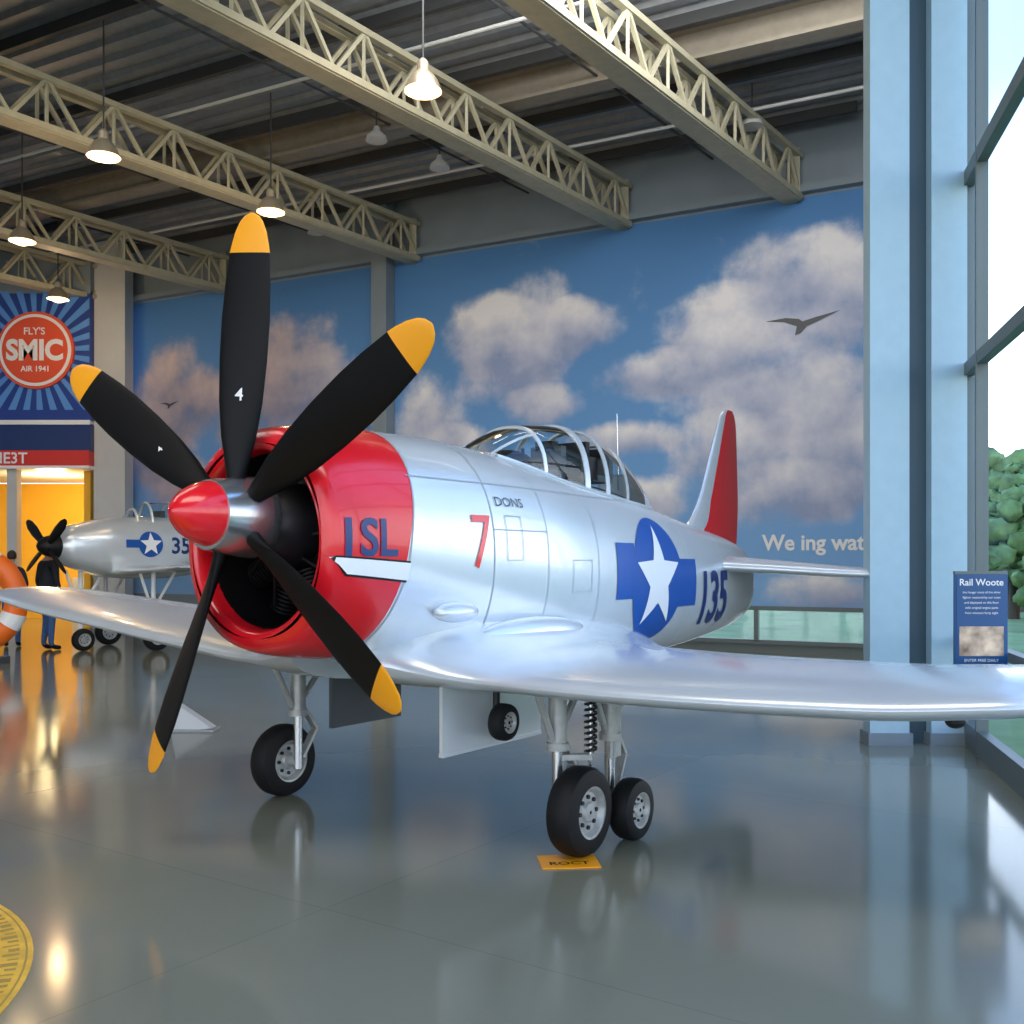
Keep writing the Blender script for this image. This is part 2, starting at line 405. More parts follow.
# ---- pendant lamps
M['bulb']=mat('bulb_warm',(1,.8,.5),.5,emit=(1,.55,.18),es=8)
M['shade']=mat('lamp_shade',(.62,.52,.38),.3,.6)
for i,(x,y,z) in enumerate(((-1.01,11.35,7.0),(-5.39,13.2,7.0),(-3.69,15.3,7.0),(-8.18,16.7,7.0),(-9.26,20.4,7.0))):
    b=B()
    b.lathe((0,0,0),(0,0,1),[(-.13,.215),(-.10,.205),(-.02,.175),(.06,.12),(.10,.07),(.20,.065),(.24,.03)],'shade',28)
    b.lathe((0,0,0),(0,0,1),[(-.125,.208),(-.10,.195),(-.02,.165),(.05,.11)],'white',28)
    b.ell((0,0,-.10),(.15,.15,.09),'bulb')
    b.cyl((0,0,.2),(0,0,CEIL-z),.012,'dbeam',n=8)
    b.make('pendant_lamp',loc=(x,y,z))
    l=bpy.data.lights.new('pendant_light','POINT');l.energy=45;l.color=(1,.66,.33);l.shadow_soft_size=.12
    o=bpy.data.objects.new('pendant_light',l);COL.objects.link(o);o.location=(x,y,z-.3)
for (x,y) in((-2.1,15.5),(-1.2,16.6),(-6.3,15.8),(-3.9,19.9),(3.6,15.0)):
    b=B();b.lathe((0,0,0),(0,0,1),[(-.1,.17),(-.03,.15),(.05,.06),(.12,.04)],'wwall',20,True);b.cyl((0,0,.1),(0,0,.6),.012,'dbeam',n=8);b.make('ceiling_light',loc=(x,y,8.15))

# ================================================================== AIRCRAFT
AL=Vector((-.57,5.93,0));ARZ=math.radians(54.13)
ac=empty('fighter_aircraft',AL,ARZ)
def cowl_mat():
    m=mat('fuselage_paint',SIL,.27,.38,coat=.35);nt=m.node_tree;bs=nt.nodes['Principled BSDF'];L=nt.links.new;N=nt.nodes.new
    tc=N('ShaderNodeTexCoord');sp=N('ShaderNodeSeparateXYZ');L(tc.outputs['Object'],sp.inputs[0])
    a=N('ShaderNodeMath');a.operation='MULTIPLY_ADD';a.inputs[1].default_value=-.2;L(sp.outputs[2],a.inputs[0]);L(sp.outputs[0],a.inputs[2])
    c=N('ShaderNodeMath');c.operation='LESS_THAN';c.inputs[1].default_value=-.74-.2*1.64;L(a.outputs[0],c.inputs[0])
    n=N('ShaderNodeTexNoise');n.inputs['Scale'].default_value=1.6;n.inputs['Detail'].default_value=5;L(tc.outputs['Object'],n.inputs['Vector'])
    r=N('ShaderNodeValToRGB');r.color_ramp.elements[0].color=(.66,.72,.76,1);r.color_ramp.elements[1].color=(.78,.83,.86,1);L(n.outputs['Fac'],r.inputs[0])
    mx=N('ShaderNodeMix');mx.data_type='RGBA';L(c.outputs[0],mx.inputs[0]);L(r.outputs[0],mx.inputs[6]);mx.inputs[7].default_value=(.78,.010,.02,1);L(mx.outputs[2],bs.inputs['Base Color'])
    mm=N('ShaderNodeMath');mm.operation='MULTIPLY_ADD';mm.inputs[1].default_value=-.38;mm.inputs[2].default_value=.38;L(c.outputs[0],mm.inputs[0]);L(mm.outputs[0],bs.inputs['Metallic'])
    return m
M['fus']=cowl_mat()
FS=[(-1.215,.485,.485,1.645),(-1.20,.53,.53,1.645),(-1.16,.558,.558,1.645),(-1.08,.58,.58,1.645),(-.95,.60,.60,1.645),(-.745,.615,.62,1.64),(-.5,.625,.65,1.61),
(0,.63,.69,1.57),(.6,.61,.70,1.52),(1.2,.57,.68,1.47),(2.0,.51,.65,1.43),(2.8,.44,.58,1.38),(3.6,.34,.50,1.35),(4.3,.24,.42,1.34),(4.75,.15,.32,1.33),(4.95,.08,.2,1.32),(5.03,.02,.06,1.31)]
NE=2.25
def sec(st,t,n=64,ne=NE):
    a,b_,zc=interp(st,t);r=[]
    for i in range(n):
        th=2*math.pi*i/n;c,s=math.cos(th),math.sin(th)
        r.append((t,a*math.copysign(abs(c)**(2/ne),c),zc+b_*math.copysign(abs(s)**(2/ne),s)))
    return r
def su(t,z,st=FS,ne=NE):
    a,b_,zc=interp(st,t);q=min(.999,abs((z-zc)/b_));return a*(1-q**ne)**(1/ne)
ts=[-1.215,-1.21,-1.20,-1.18,-1.16,-1.12,-1.08]+[-1.0+.07*i for i in range(86)]+[4.98,5.01,5.03]
b=B();b.loft([sec(FS,t) for t in ts],'fus',False,True)
b.loft([[(t,r*math.cos(2*math.pi*i/64),1.645+r*math.sin(2*math.pi*i/64)) for i in range(64)] for t,r in((-1.215,.485),(-1.213,.47),(-1.20,.455),(-1.17,.445),(-1.12,.44))],'red',False,False)
b.make('fuselage',ac,sharp=50)
b=B()
b.loft([[(t,r*math.cos(2*math.pi*i/48),1.645+r*math.sin(2*math.pi*i/48)) for i in range(48)] for t,r in((-1.125,.44),(-.9,.45),(-.72,.46),(-.71,.01))],'black',False,False)
EZ=1.70
b.lathe((-1.22,0,EZ+.03),(1,0,-.02),[(0,.10),(.06,.15),(.14,.2),(.24,.22),(.36,.22)],'dark',32,True)
for i in range(9):
    a=2*math.pi*(i+.3)/9;d=Vector((0,math.cos(a),math.sin(a)));pr=[]
    for j in range(11): pr+= [(.16+j*.022,.055),(.163+j*.022,.078),(.172+j*.022,.078),(.175+j*.022,.055)]
    pr+=[(.40,.05),(.415,.03)]
    b.lathe((-.88,0,EZ-.05),d,pr,'black',14,False)
    b.cyl(Vector((-1.02,0,EZ-.05))+d*.17,Vector((-.95,0,EZ-.05))+d*.38,.010,'black',n=8)
b.make('engine',ac)
PZ=1.765;HT=-1.33
b=B()
b.lathe((-1.69,0,PZ+.01),(1,0,-.02),[(0,.004),(.008,.03),(.035,.068),(.075,.105),(.13,.135),(.18,.152),(.205,.157)],'red',36)
b.lathe((-1.485,0,PZ),(1,0,-.02),[(-.002,.155),(0,.168),(.03,.174),(.12,.185),(.235,.2),(.275,.202),(.295,.19),(.30,.12)],'metal',36,True)
b.make('spinner',ac)
b=B()
for th,R in((31,1.47),(84.7,1.45),(148.6,1.66),(242.7,1.49),(322,1.38)):
    a=math.radians(th);rad=Vector((0,-math.cos(a),math.sin(a)));T=Vector((0,math.sin(a),math.cos(a)))
    D=Vector((1,0,0));o=Vector((HT,0,PZ))
    def ring(r,w,tk,be,sh=0):
        w*=.94;be=math.radians(be);c=T*math.cos(be)-D*math.sin(be);nn=T*math.sin(be)+D*math.cos(be)
        return [o+rad*r+c*(w/2*math.cos(2*math.pi*i/20)+sh)+nn*(tk/2*math.sin(2*math.pi*i/20)) for i in range(20)]
    P=[(.10,.09,.09,45),(.18,.095,.08,42),(.26,.13,.065,38),(.38,.185,.05,33),(.55,.235,.04,28),(.75,.265,.032,24),(.95,.275,.026,21),(1.1,.265,.022,19),(1.26,.235,.02,18)]
    Q=[(1.26,.235,.02,18),(1.30,.22,.018,17),(1.36,.185,.016,17),(1.41,.135,.013,16),(1.435,.085,.01,16),(1.45,.02,.006,16)]
    k=R/1.45
    P2=[]
    for i in range(len(P)-1):
        for j in range(3):
            f=j/3;P2.append([P[i][q]*(1-f)+P[i+1][q]*f for q in range(4)])
    P2.append(P[-1])
    b.loft([ring(r*k,w,t,be) for r,w,t,be in P2],'blade',True,False)
    b.loft([ring(r*k,w,t,be) for r,w,t,be in Q],'yellow',False,True)
    if th in(84.7,148.6):
        be=math.radians(27);c=T*math.cos(be)-D*math.sin(be);nn=T*math.sin(be)+D*math.cos(be)
        og=o+rad*(.585*k)-nn*.024
        place_text('4',.085 if th<100 else .05,'white','blade_mark',og,-c,rad,ac,.001,1.)
b.make('propeller_blades',ac,sharp=50)
def foil(le,te,z,th,y,n=18,camber=.02):
    c=te-le;up=[];lo=[]
    for i in range(n+1):
        x=.5*(1-math.cos(math.pi*i/n))
        yt=5*(.2969*math.sqrt(x)-.126*x-.3516*x*x+.2843*x**3-.1015*x**4)
        cm=camber*4*x*(1-x)*c
        up.append((le+x*c,y,z+cm+yt*th+ .001));lo.append((le+x*c,y,z+cm*.3-yt*th*.8-.001))
    return up+lo[::-1][0:]
def wing(name,sg_,st,key='silver',parent=ac,sub=6):
    rings=[];L_=st[-1][0]
    us=sorted(set([s[0] for s in st]+[st[0][0]+(L_-st[0][0])*i/40 for i in range(41)]))
    for u in us:
        le,te,z,th=interp(st,u);rings.append(foil(le,te,z,th,-u*sg_))
    b=B();b.loft(rings,key);return b.make(name,parent,sharp=40)
wing('wing_port',1,[(.25,-.75,2.15,1.03,.50),(.5,-.68,1.95,.99,.40),(.7,-.6,1.75,.955,.28),(.95,-.54,1.6,.935,.22),(1.6,-.5,1.45,.925,.21),(2.7,-.42,1.22,.945,.20),(3.2,-.36,1.1,.985,.18),(3.38,-.28,1.02,1.0,.14),(3.48,-.1,.85,1.01,.08),(3.52,.15,.6,1.015,.02)])
wing('wing_starboard',-1,[(.25,-.75,2.15,1.03,.50),(.5,-.68,1.95,.99,.40),(.7,-.6,1.75,.965,.27),(.95,-.54,1.6,.96,.20),(1.6,-.5,1.45,1.0,.18),(2.7,-.42,1.22,1.085,.15),(3.6,-.36,1.1,1.155,.13),(4.6,-.2,.95,1.24,.10),(4.85,-.08,.85,1.26,.07),(4.95,.15,.65,1.27,.02)])
wing('stabilizer_port',1,[(.1,3.55,4.8,1.5,.15),(.6,3.78,4.72,1.475,.12),(1.3,4.05,4.6,1.435,.09),(1.5,4.12,4.55,1.43,.07),(1.57,4.25,4.5,1.43,.02)])
wing('stabilizer_starboard',-1,[(.1,3.55,4.8,1.5,.15),(.6,3.78,4.72,1.5,.12),(1.3,4.05,4.6,1.5,.09),(1.5,4.12,4.55,1.5,.07),(1.57,4.25,4.5,1.5,.02)])
def vfoil(le,te,z,th,f0,f1,n=10):
    L_=[];R_=[];c=te-le
    for i in range(n+1):
        x=f0+(f1-f0)*i/n
        yt=5*(.2969*math.sqrt(x)-.126*x-.3516*x*x+.2843*x**3-.1015*x**4)*th
        L_.append((le+x*c,yt+.002,z));R_.append((le+x*c,-yt-.002,z))
    return L_+R_[::-1]
FN=[(1.55,3.2,4.68,.11),(1.80,3.45,4.71,.1),(1.9,3.66,4.72,.09),(2.1,3.85,4.73,.08),(2.5,4.08,4.71,.07),(2.85,4.28,4.68,.055),(2.95,4.36,4.64,.04),(2.985,4.45,4.60,.015)]
zs=[1.55+.04*i for i in range(36)]+[2.985]
def fsplit(z): return .20 if z>2.1 else .20+.20*((2.1-z)/.55)
b=B()
b.loft([vfoil(*[interp(FN,z)[0],interp(FN,z)[1]],z,interp(FN,z)[2],0,fsplit(z)) for z in zs],'silver')
b.make('fin',ac)
b=B();b.loft([vfoil(interp(FN,z)[0],interp(FN,z)[1],z,interp(FN,z)[2],fsplit(z)+.004,1) for z in zs],'red');b.make('rudder',ac)
CS=[(.50,.22,2.20),(.65,.27,2.31),(.85,.30,2.41),(1.05,.315,2.465),(1.4,.32,2.49),(1.75,.315,2.47),(2.0,.30,2.41),(2.25,.27,2.31),(2.5,.21,2.16),(2.75,.12,2.02)]
def csec(t,sc=1.,n=24):
    w,zt=interp(CS,t);w*=sc
    a,b_,zc=interp(FS,t); zb=zc+b_*(1-min(.98,w/a)**NE)**(1/NE)-.02
    zt=zb+(zt-zb)*sc;r=[]
    for i in range(n+1):
        th=math.pi*i/n;c,s=math.cos(th),math.sin(th)
        r.append((t,-w*math.copysign(abs(c)**.8,c),zb+(zt-zb)*abs(s)**.85))
    return r
b=B()
def crange(t0,t1,k): 
    n=max(3,int((t1-t0)/.06));b.loft([csec(t0+(t1-t0)*i/n) for i in range(n+1)],k,False,False,False)
crange(.50,.92,'glass');crange(.92,1.42,'glass');crange(1.70,2.42,'glass')
b.make('canopy_glass',ac,sharp=60,fix=False)
b=B()
def arch(t,w=.035,k='silver'): b.loft([csec(t-w/2,1.0),csec(t-w/2,1.03),csec(t+w/2,1.03),csec(t+w/2,1.0)],k,False,False,False)
for t,w in((.53,.03),(.92,.03),(1.42,.06),(1.70,.05),(2.02,.03)): arch(t,w)
n=8;b.loft([csec(2.40+(2.75-2.40)*i/n,1.01) for i in range(n+1)],'silver',False,True,False)
for sd in(0,-1):
    pts=[Vector(csec(.50+i*.1)[sd])+Vector((0,0,.015)) for i in range(22)]
    for i in range(21): b.cyl(pts[i],pts[i+1],.022,'silver',n=8)
for sd in(7,17):
    pts=[Vector(csec(.53+i*.078)[sd]) for i in range(6)]
    for i in range(5): b.cyl(pts[i],pts[i+1],.010,'silver',n=6)
b.make('canopy_frames',ac)
b=B()
b.loft([[ (t,y,z+.0) for (t,y,z) in [(t,q*.24, interp(FS,t)[2]+interp(FS,t)[1]*(1-(abs(q)*.24/interp(FS,t)[0])**NE)**(1/NE)+.006) for q in(-1,-.5,0,.5,1)]] for t in[.75+.1*i for i in range(17)]],'dgrey',False,False,False)
b.ell((.88,0,2.20),(.16,.2,.08),'black')
for t in(1.25,1.9):
    b.box((t+.16,0,2.24),(.06,.26,.22),'dgrey');b.box((t+.14,0,2.35),(.08,.14,.07),'black');b.box((t,0,2.15),(.3,.3,.05),'dgrey')
b.box((1.60,0,2.24),(.05,.42,.30),'black');b.box((1.56,0,2.20),(.22,.5,.16),'black')
b.cyl((1.15,.05,2.1),(1.17,.05,2.32),.012,'black',n=8)
b.make('cockpit_interior',ac)
b=B();b.cyl((2.40,0,2.1),(2.38,0,2.70),.006,'metal',r1=.003,n=6);b.make('antenna',ac)
def onfus(off=.006):
    return lambda x,y:(x,-(su(x,y)+off),y)
def shift(bm,dx,dy):
    for v in bm.verts: v.co.x+=dx;v.co.y+=dy
    return bm
def dec(bm,name,key,dx=0,dy=0,off=.006,cut=.04): return bm_obj(shift(bm,dx,dy),name,key,onfus(off),ac,cut)
cx,cz,R=2.12,1.41,.455
circ=[(R*math.cos(2*math.pi*i/64),R*math.sin(2*math.pi*i/64)) for i in range(64)]
dec(poly_bm([circ]),'insignia_disc','navy',cx,cz,.006)
dec(poly_bm([[(-.70,-.13),(-.40,-.13),(-.40,.26),(-.70,.26)],[(.40,-.22),(.78,-.22),(.78,.15),(.40,.15)]]),'insignia_bars','navy',cx,cz,.005)
star=[((R*.88 if i%2==0 else R*.38)*math.cos(math.pi/2+math.pi*i/5),(R*.88 if i%2==0 else R*.38)*math.sin(math.pi/2+math.pi*i/5)) for i in range(10)]
dec(poly_bm([star]),'insignia_star','white',cx,cz,.010)
dec(text_bm('135',.60,.016,.88),'tail_number','num',3.43,1.24,.006)
dec(text_bm('1SL',.25,.006,.98),'cowl_code','num',-.985,1.66,.006)
dec(text_bm('7',.42,.0,.9),'nose_number','red',-.17,1.65,.006)
dec(text_bm('DONS',.075,.0,1.4),'name_text','dgrey',.14,1.88,.006)
dec(poly_bm([[(-1.211,1.575),(-1.13,1.475),(-.75,1.438),(-.735,1.545)]]),'cowl_stripe_edge','black',0,0,.004)
dec(poly_bm([[(-1.205,1.565),(-1.125,1.485),(-.745,1.448),(-.735,1.535)]]),'cowl_stripe','white',0,0,.008)
b=B()
def ringline(t,w=.006,a0=0,a1=360,key='line',tilt=0):
    rr=[]
    for i in range(73):
        th=math.radians(a0+(a1-a0)*i/72);out=[]
        for dt in(-w,w):
            tt=t+dt+tilt*math.sin(th);a,b_,zc=interp(FS,tt);c,s=math.cos(th),math.sin(th)
            out.append((tt,(a+.003)*math.copysign(abs(c)**(2/NE),c),zc+(b_+.003)*math.copysign(abs(s)**(2/NE),s)))
        rr.append(out)
    b.loft(rr,key,False,False,False)
ringline(-.73,.004,tilt=.12);ringline(-.06,.004);ringline(.5,.003);ringline(1.15,.003,100,260);ringline(2.75,.003);ringline(3.65,.003)
def hline(z,t0,t1,w=.003):
    n=30;b.loft([[(t0+(t1-t0)*i/n,-(su(t0+(t1-t0)*i/n,z+dz)+.004),z+dz) for dz in(-w,w)] for i in range(n+1)],'line',False,False,False)
hline(1.98,-.7,2.7);hline(1.72,-.06,.5)
def rectl(t0,t1,z0,z1):
    hline(z0,t0,t1,.0025);hline(z1,t0,t1,.0025)
    for t in(t0,t1): b.loft([[(t+d,-(su(t,z0+(z1-z0)*i/8)+.004),z0+(z1-z0)*i/8) for d in(-.003,.003)] for i in range(9)],'line',False,False,False)
rectl(.06,.22,1.55,1.8);rectl(.8,1.05,1.35,1.55)
b.make('panel_lines',ac,fix=False)
b=B()
b.ell((-.36,-.60,1.275),(.17,.075,.055),'silver')
b.ell((.35,-.60,1.12),(.55,.10,.10),'silver')
b.make('exhaust_fairing',ac)
def wheel(b,c,r,w,ax=(0,1,0)):
    c=Vector(c);ax=Vector(ax).normalized()
    pr=[(-w*.5,r*.58),(-w*.5,r*.80),(-w*.42,r*.93),(-w*.25,r*.99),(0,r),(w*.25,r*.99),(w*.42,r*.93),(w*.5,r*.80),(w*.5,r*.58)]
    b.lathe(c,ax,pr,'rubber',40)
    b.lathe(c,ax,[(-w*.42,.01),(-w*.40,r*.2),(-w*.30,r*.25),(-w*.28,r*.45),(-w*.46,r*.54),(-w*.48,r*.6)],'gearw',32)
    b.lathe(c,ax,[(w*.42,.01),(w*.40,r*.2),(w*.30,r*.25),(w*.28,r*.45),(w*.46,r*.54),(w*.48,r*.6)],'gearw',32)
    o=ax.orthogonal().normalized();o2=ax.cross(o)
    for i in range(8):
        d=o*math.cos(i*math.pi/4)+o2*math.sin(i*math.pi/4)
        for sg_ in(-1,1): b.cyl(c+d*r*.34+ax*sg_*w*.26,c+d*r*.34+ax*sg_*w*.36,r*.05,'dark',n=8)
def gear(name,t,u,r,sp=True,zt=.92,w=.16):
    b=B();y=-u
    wheel(b,(t,y,r),r,w)
    ys=y+(.14 if u>0 else -.14)
    b.cyl((t,y,r),(t,ys,r),.035,'gearw',n=12)
    b.cyl((t,ys,r-.04),(t,ys,.62),.03,'metal',n=14);b.cyl((t,ys,.55),(t,ys,zt),.05,'gearw',n=16)
    b.cyl((t,ys,.54),(t,ys,.58),.062,'gearw',n=16)
    b.beam((t+.05,ys,.58),(t+.15,ys,.44),.05,.02,'gearw');b.beam((t+.15,ys,.44),(t+.03,ys,r+.03),.05,.02,'gearw')
    b.cyl((t-.05,ys,.60),(t-.22,ys,zt),.02,'gearw',n=8);b.cyl((t+.05,ys,.66),(t+.28,ys,zt),.02,'gearw',n=8)
    b.cyl((t+.045,ys+.04,.25),(t+.05,ys+.04,zt),.009,'black',n=8)
    if sp:
        pr=[Vector((t+.11+.03*math.cos(i*.7),y+.03*math.sin(i*.7),.52+i*.0035)) for i in range(90)]
        for i in range(89): b.cyl(pr[i],pr[i+1],.008,'dark',n=5,cap=False)
        b.cyl((t+.11,y,.35),(t+.11,y,zt),.012,'metal',n=8);b.beam((t,ys,.5),(t+.12,y,.5),.04,.03,'gearw')
    return b.make(name,ac)
gear('main_gear_port',-.01,1.15,.235)
gear('main_gear_starboard',-.01,-1.15,.235)
gear('aux_gear_port',.42,1.22,.17,False,.9,.13)
b=B()
b.box((-.06,-.62,.735),(.90,.02,.39),'silver');b.box((-.06,-.62,.54),(.90,.03,.02),'silver');b.cyl((-.3,-.60,.75),(-.3,-.4,.95),.015,'metal',n=8);b.cyl((.25,-.60,.75),(.25,-.4,.95),.015,'metal',n=8)
b.box((.44,-1.10,.66),(.12,.015,.44),'gearw')
b.make('gear_doors_port',ac)
b=B();b.box((.15,.55,.72),(.62,.03,.40),'dgrey');b.cyl((.0,.55,.8),(.0,.35,.98),.015,'metal',n=8);b.make('gear_door_starboard',ac)
b=B();wheel(b,(-.14,-.75,.68),.10,.09);b.cyl((-.14,-.70,.68),(-.14,-.70,.92),.02,'dark',n=10);b.make('small_wheel',ac)
b=B();b.ell((-.05,-3.0,.885),(.06,.04,.03),'dark');b.make('landing_light',ac)

# ================================================================== background trainer aircraft
a2=empty('trainer_aircraft',(-7.26,17.13,0),math.radians(48));a2.scale=(.87,.87,.87)
DZ=.20
F2=[(-.6,.22,.22,1.85),(-.5,.34,.36,1.85),(-.2,.42,.46,1.84),(.4,.50,.60,1.83),(1.4,.50,.64,1.84),(2.4,.42,.56,1.86),(3.4,.28,.36,1.9),(4.4,.12,.2,1.95),(4.6,.03,.06,1.95)]
F2=[(a,b_,c,d+DZ) for a,b_,c,d in F2]
b=B();b.loft([sec(F2,-.6+.1*i,40) for i in range(53)],'silver');
rings=[]
for t,w,zt in((.65,.2,2.5),(.9,.28,2.72),(1.2,.31,2.86),(1.7,.31,2.88),(2.2,.28,2.78),(2.7,.15,2.5)):
    rings.append([(t,-w*math.cos(math.pi*i/14),2.32+(zt-2.32)*math.sin(math.pi*i/14)+DZ*.5) for i in range(15)])
b.loft(rings,'glass',False,False,False)
for r in(rings[0],rings[1],rings[2],rings[3]):
    for i in range(14): b.cyl(r[i],r[i+1],.03,'silver',n=6)
b.box((1.6,0,2.50),(1.3,.4,.1),'black');b.box((1.5,0,2.65),(.1,.3,.3),'dgrey')
b.make('fuselage',a2)
wing('wing_port',1,[(.3,.3,2.0,1.55,.2),(1.5,.5,1.7,1.6,.12),(2.0,.8,1.5,1.65,.05)],'silver',a2)
wing('wing_starboard',-1,[(.3,.3,2.0,1.55,.2),(1.5,.5,1.7,1.6,.12),(2.0,.8,1.5,1.65,.05)],'silver',a2)
b=B()
b.lathe((-1.0,0,1.85+DZ),(1,0,0),[(0,.01),(.05,.10),(.15,.18),(.3,.22),(.42,.23)],'black',28,True)
for a_ in(28,150,208,330):
    a=math.radians(a_);rad=Vector((0,-math.cos(a),math.sin(a)));T=Vector((0,math.sin(a),math.cos(a)));o=Vector((-.82,0,1.85+DZ))
    c=T*.95-Vector((1,0,0))*.3;nn=T*.3+Vector((1,0,0))*.95
    b.loft([[o+rad*r*.98+c*(w/2*math.cos(2*math.pi*i/12))+nn*(tk/2*math.sin(2*math.pi*i/12)) for i in range(12)] for r,w,tk in((.1,.10,.08),(.3,.16,.05),(.6,.21,.035),(.85,.19,.025),(1.0,.10,.02),(1.03,.02,.01))],'blade')
b.make('propeller',a2)
b=B()
for t,y,r in((.9,-1.0,.28),(.9,1.0,.28),(-.1,0,.22)):
    wheel(b,(t,y,r),r,.16);b.cyl((t,y+.12,r),(t,y+.12,1.6),.045,'white',n=12);b.cyl((t,y,r),(t,y+.12,r),.03,'white',n=8)
    b.cyl((t,y+.12,.8),(t+.5,y+.12,1.6),.03,'white',n=8);b.cyl((t,y+.12,.7),(t-.3,y+.12,1.6),.03,'white',n=8)
b.make('landing_gear',a2)
def s2(off): return lambda x,y:(x,-(su(x,y,F2)+off),y)
def dd(bm,name,key,dx,dy,off): return bm_obj(shift(bm,dx,dy),name,key,s2(off),a2,.08)
R=.26;IX=1.05
dd(poly_bm([[(R*math.cos(2*math.pi*i/40),R*math.sin(2*math.pi*i/40)) for i in range(40)]]),'insignia','navy',IX,1.9+DZ,.01)
dd(poly_bm([[((R*.93 if i%2==0 else R*.4)*math.cos(math.pi/2+math.pi*i/5),(R*.93 if i%2==0 else R*.4)*math.sin(math.pi/2+math.pi*i/5)) for i in range(10)]]),'insignia_star','white',IX,1.9+DZ,.02)
dd(poly_bm([[(-.52,-.07),(-.22,-.07),(-.22,.09),(-.52,.09)]]),'insignia_bar','navy',IX,1.9+DZ,.01)
dd(text_bm('35',.46,.01,1.0),'number','num',1.72,1.88+DZ,.01)
b=B();b.loft([vfoil(3.5+.5*(z-2.0),4.6,z,.06,0,1) for z in[2.05+.1*i for i in range(12)]],'silver');b.make('fin',a2)

# ================================================================== small items
b=B()
b.torus((0,0,.95),(.25,-1,0),.66,.17,'orange',48,14)
for a in(0,1.57,3.14,4.71): b.torus((0,0,.95),(.25,-1,0),.66,.176,'white',6,14,a+.2,a+.5)
b.beam((-.5,.0,.05),(.5,0,.05),.5,.1,'dgrey');b.cyl((0,.02,.05),(0,.02,.24),.05,'dgrey',n=12)
b.torus((0,0,.95),(.25,-1,0),.42,.03,'metal',32,8)
for i in range(6):
    a=i*math.pi/3;b.cyl((0,0,.95),(.44*math.cos(a),.11*math.cos(a),.95+.44*math.sin(a)),.02,'metal',n=8)
b.make('orange_ring_display',loc=(-8.1,14.9,0))
b=B();b.add([(-.02,0,0),(.36,-.02,.03),(.02,.02,.25),(-.02,.16,0),(.36,.12,.03),(.02,.14,.25)],[(0,1,2),(3,5,4),(0,3,4,1),(1,4,5,2),(0,2,5,3)],'white')
b.box((.17,.07,.01),(.42,.2,.02),'wwall');b.make('floor_wedge_sign',loc=(-3.07,9.05,0))
b=B()
def disc(cx,cy,r,z,k,n=96): b.add([(cx+r*math.cos(2*math.pi*i/n),cy+r*math.sin(2*math.pi*i/n),z) for i in range(n)]+[(cx+r*math.cos(2*math.pi*i/n),cy+r*math.sin(2*math.pi*i/n),.0) for i in range(n)],[tuple(range(n))]+[(i,i+n,(i+1)%n+n,(i+1)%n) for i in range(n)],k)
M['fyel']=mat('floor_yellow',(.80,.48,.05),.35,noise=.2,nscale=10);M['fdark']=mat('floor_print',(.40,.27,.06),.5)
disc(0,0,1.62,.003,'fyel');disc(0,0,1.60,.0036,'fdark');disc(0,0,1.592,.0042,'fyel')
for i in range(190):
    a=2*math.pi*i/190;d=Vector((math.cos(a),math.sin(a),0))
    b.beam(d*(1.53-.02*(i%2))+Vector((0,0,.0045)),d*1.57+Vector((0,0,.0045)),.010+.010*(i%3),.003,'fdark')
disc(0,0,1.46,.0048,'fdark');disc(0,0,1.45,.0054,'fyel')
b.make('floor_medallion',loc=(-3.36,3.27,0))
b=B();b.box((0,0,.004),(.30,.22,.006),'yellow');o=b.make('floor_marker')
o.location=(.29,5.13,0);o.rotation_euler=(0,0,.1)
tt=place_text('ROCT',.07,'black','marker_text',(0,-.04,.009),(1,0,0),(0,1,0),o,.001,1.1)
M['pblue']=mat('poster_blue',(.01,.08,.24),.35)
M['ppic']=mat('poster_picture',(.75,.42,.30),.4,noise=.8,nscale=9)
ps=empty('info_poster',(3.185,6.8,0))
b=B();b.box((0,0,1.15),(.36,.02,.62),'pblue');b.box((0,-.012,1.155),(.335,.004,.58),'pblue');b.box((0,-.014,1.0),(.30,.006,.2),'ppic');b.box((.17,.04,1.15),(.02,.06,.66),'frame')
b.beam((-.18,0,1.465),(.18,0,1.465),.03,.02,'frame');b.beam((-.18,0,.835),(.18,0,.835),.03,.02,'frame');b.make('board',ps)
place_text('Rail Woote',.064,'white','title',(0,-.018,1.40),(1,0,0),(0,0,1),ps,.001,1)
for i in range(5):
    place_text(['the hangar story of the silver','fighter restored by our crew','and displayed on this floor','with original engine parts','from nineteen forty eight'][i],.022,'white','line_%d'%i,(0,-.018,1.33-.035*i),(1,0,0),(0,0,1),ps)
place_text('ENTER FREE DAILY',.028,'white','foot',(0,-.018,.87),(1,0,0),(0,0,1),ps)

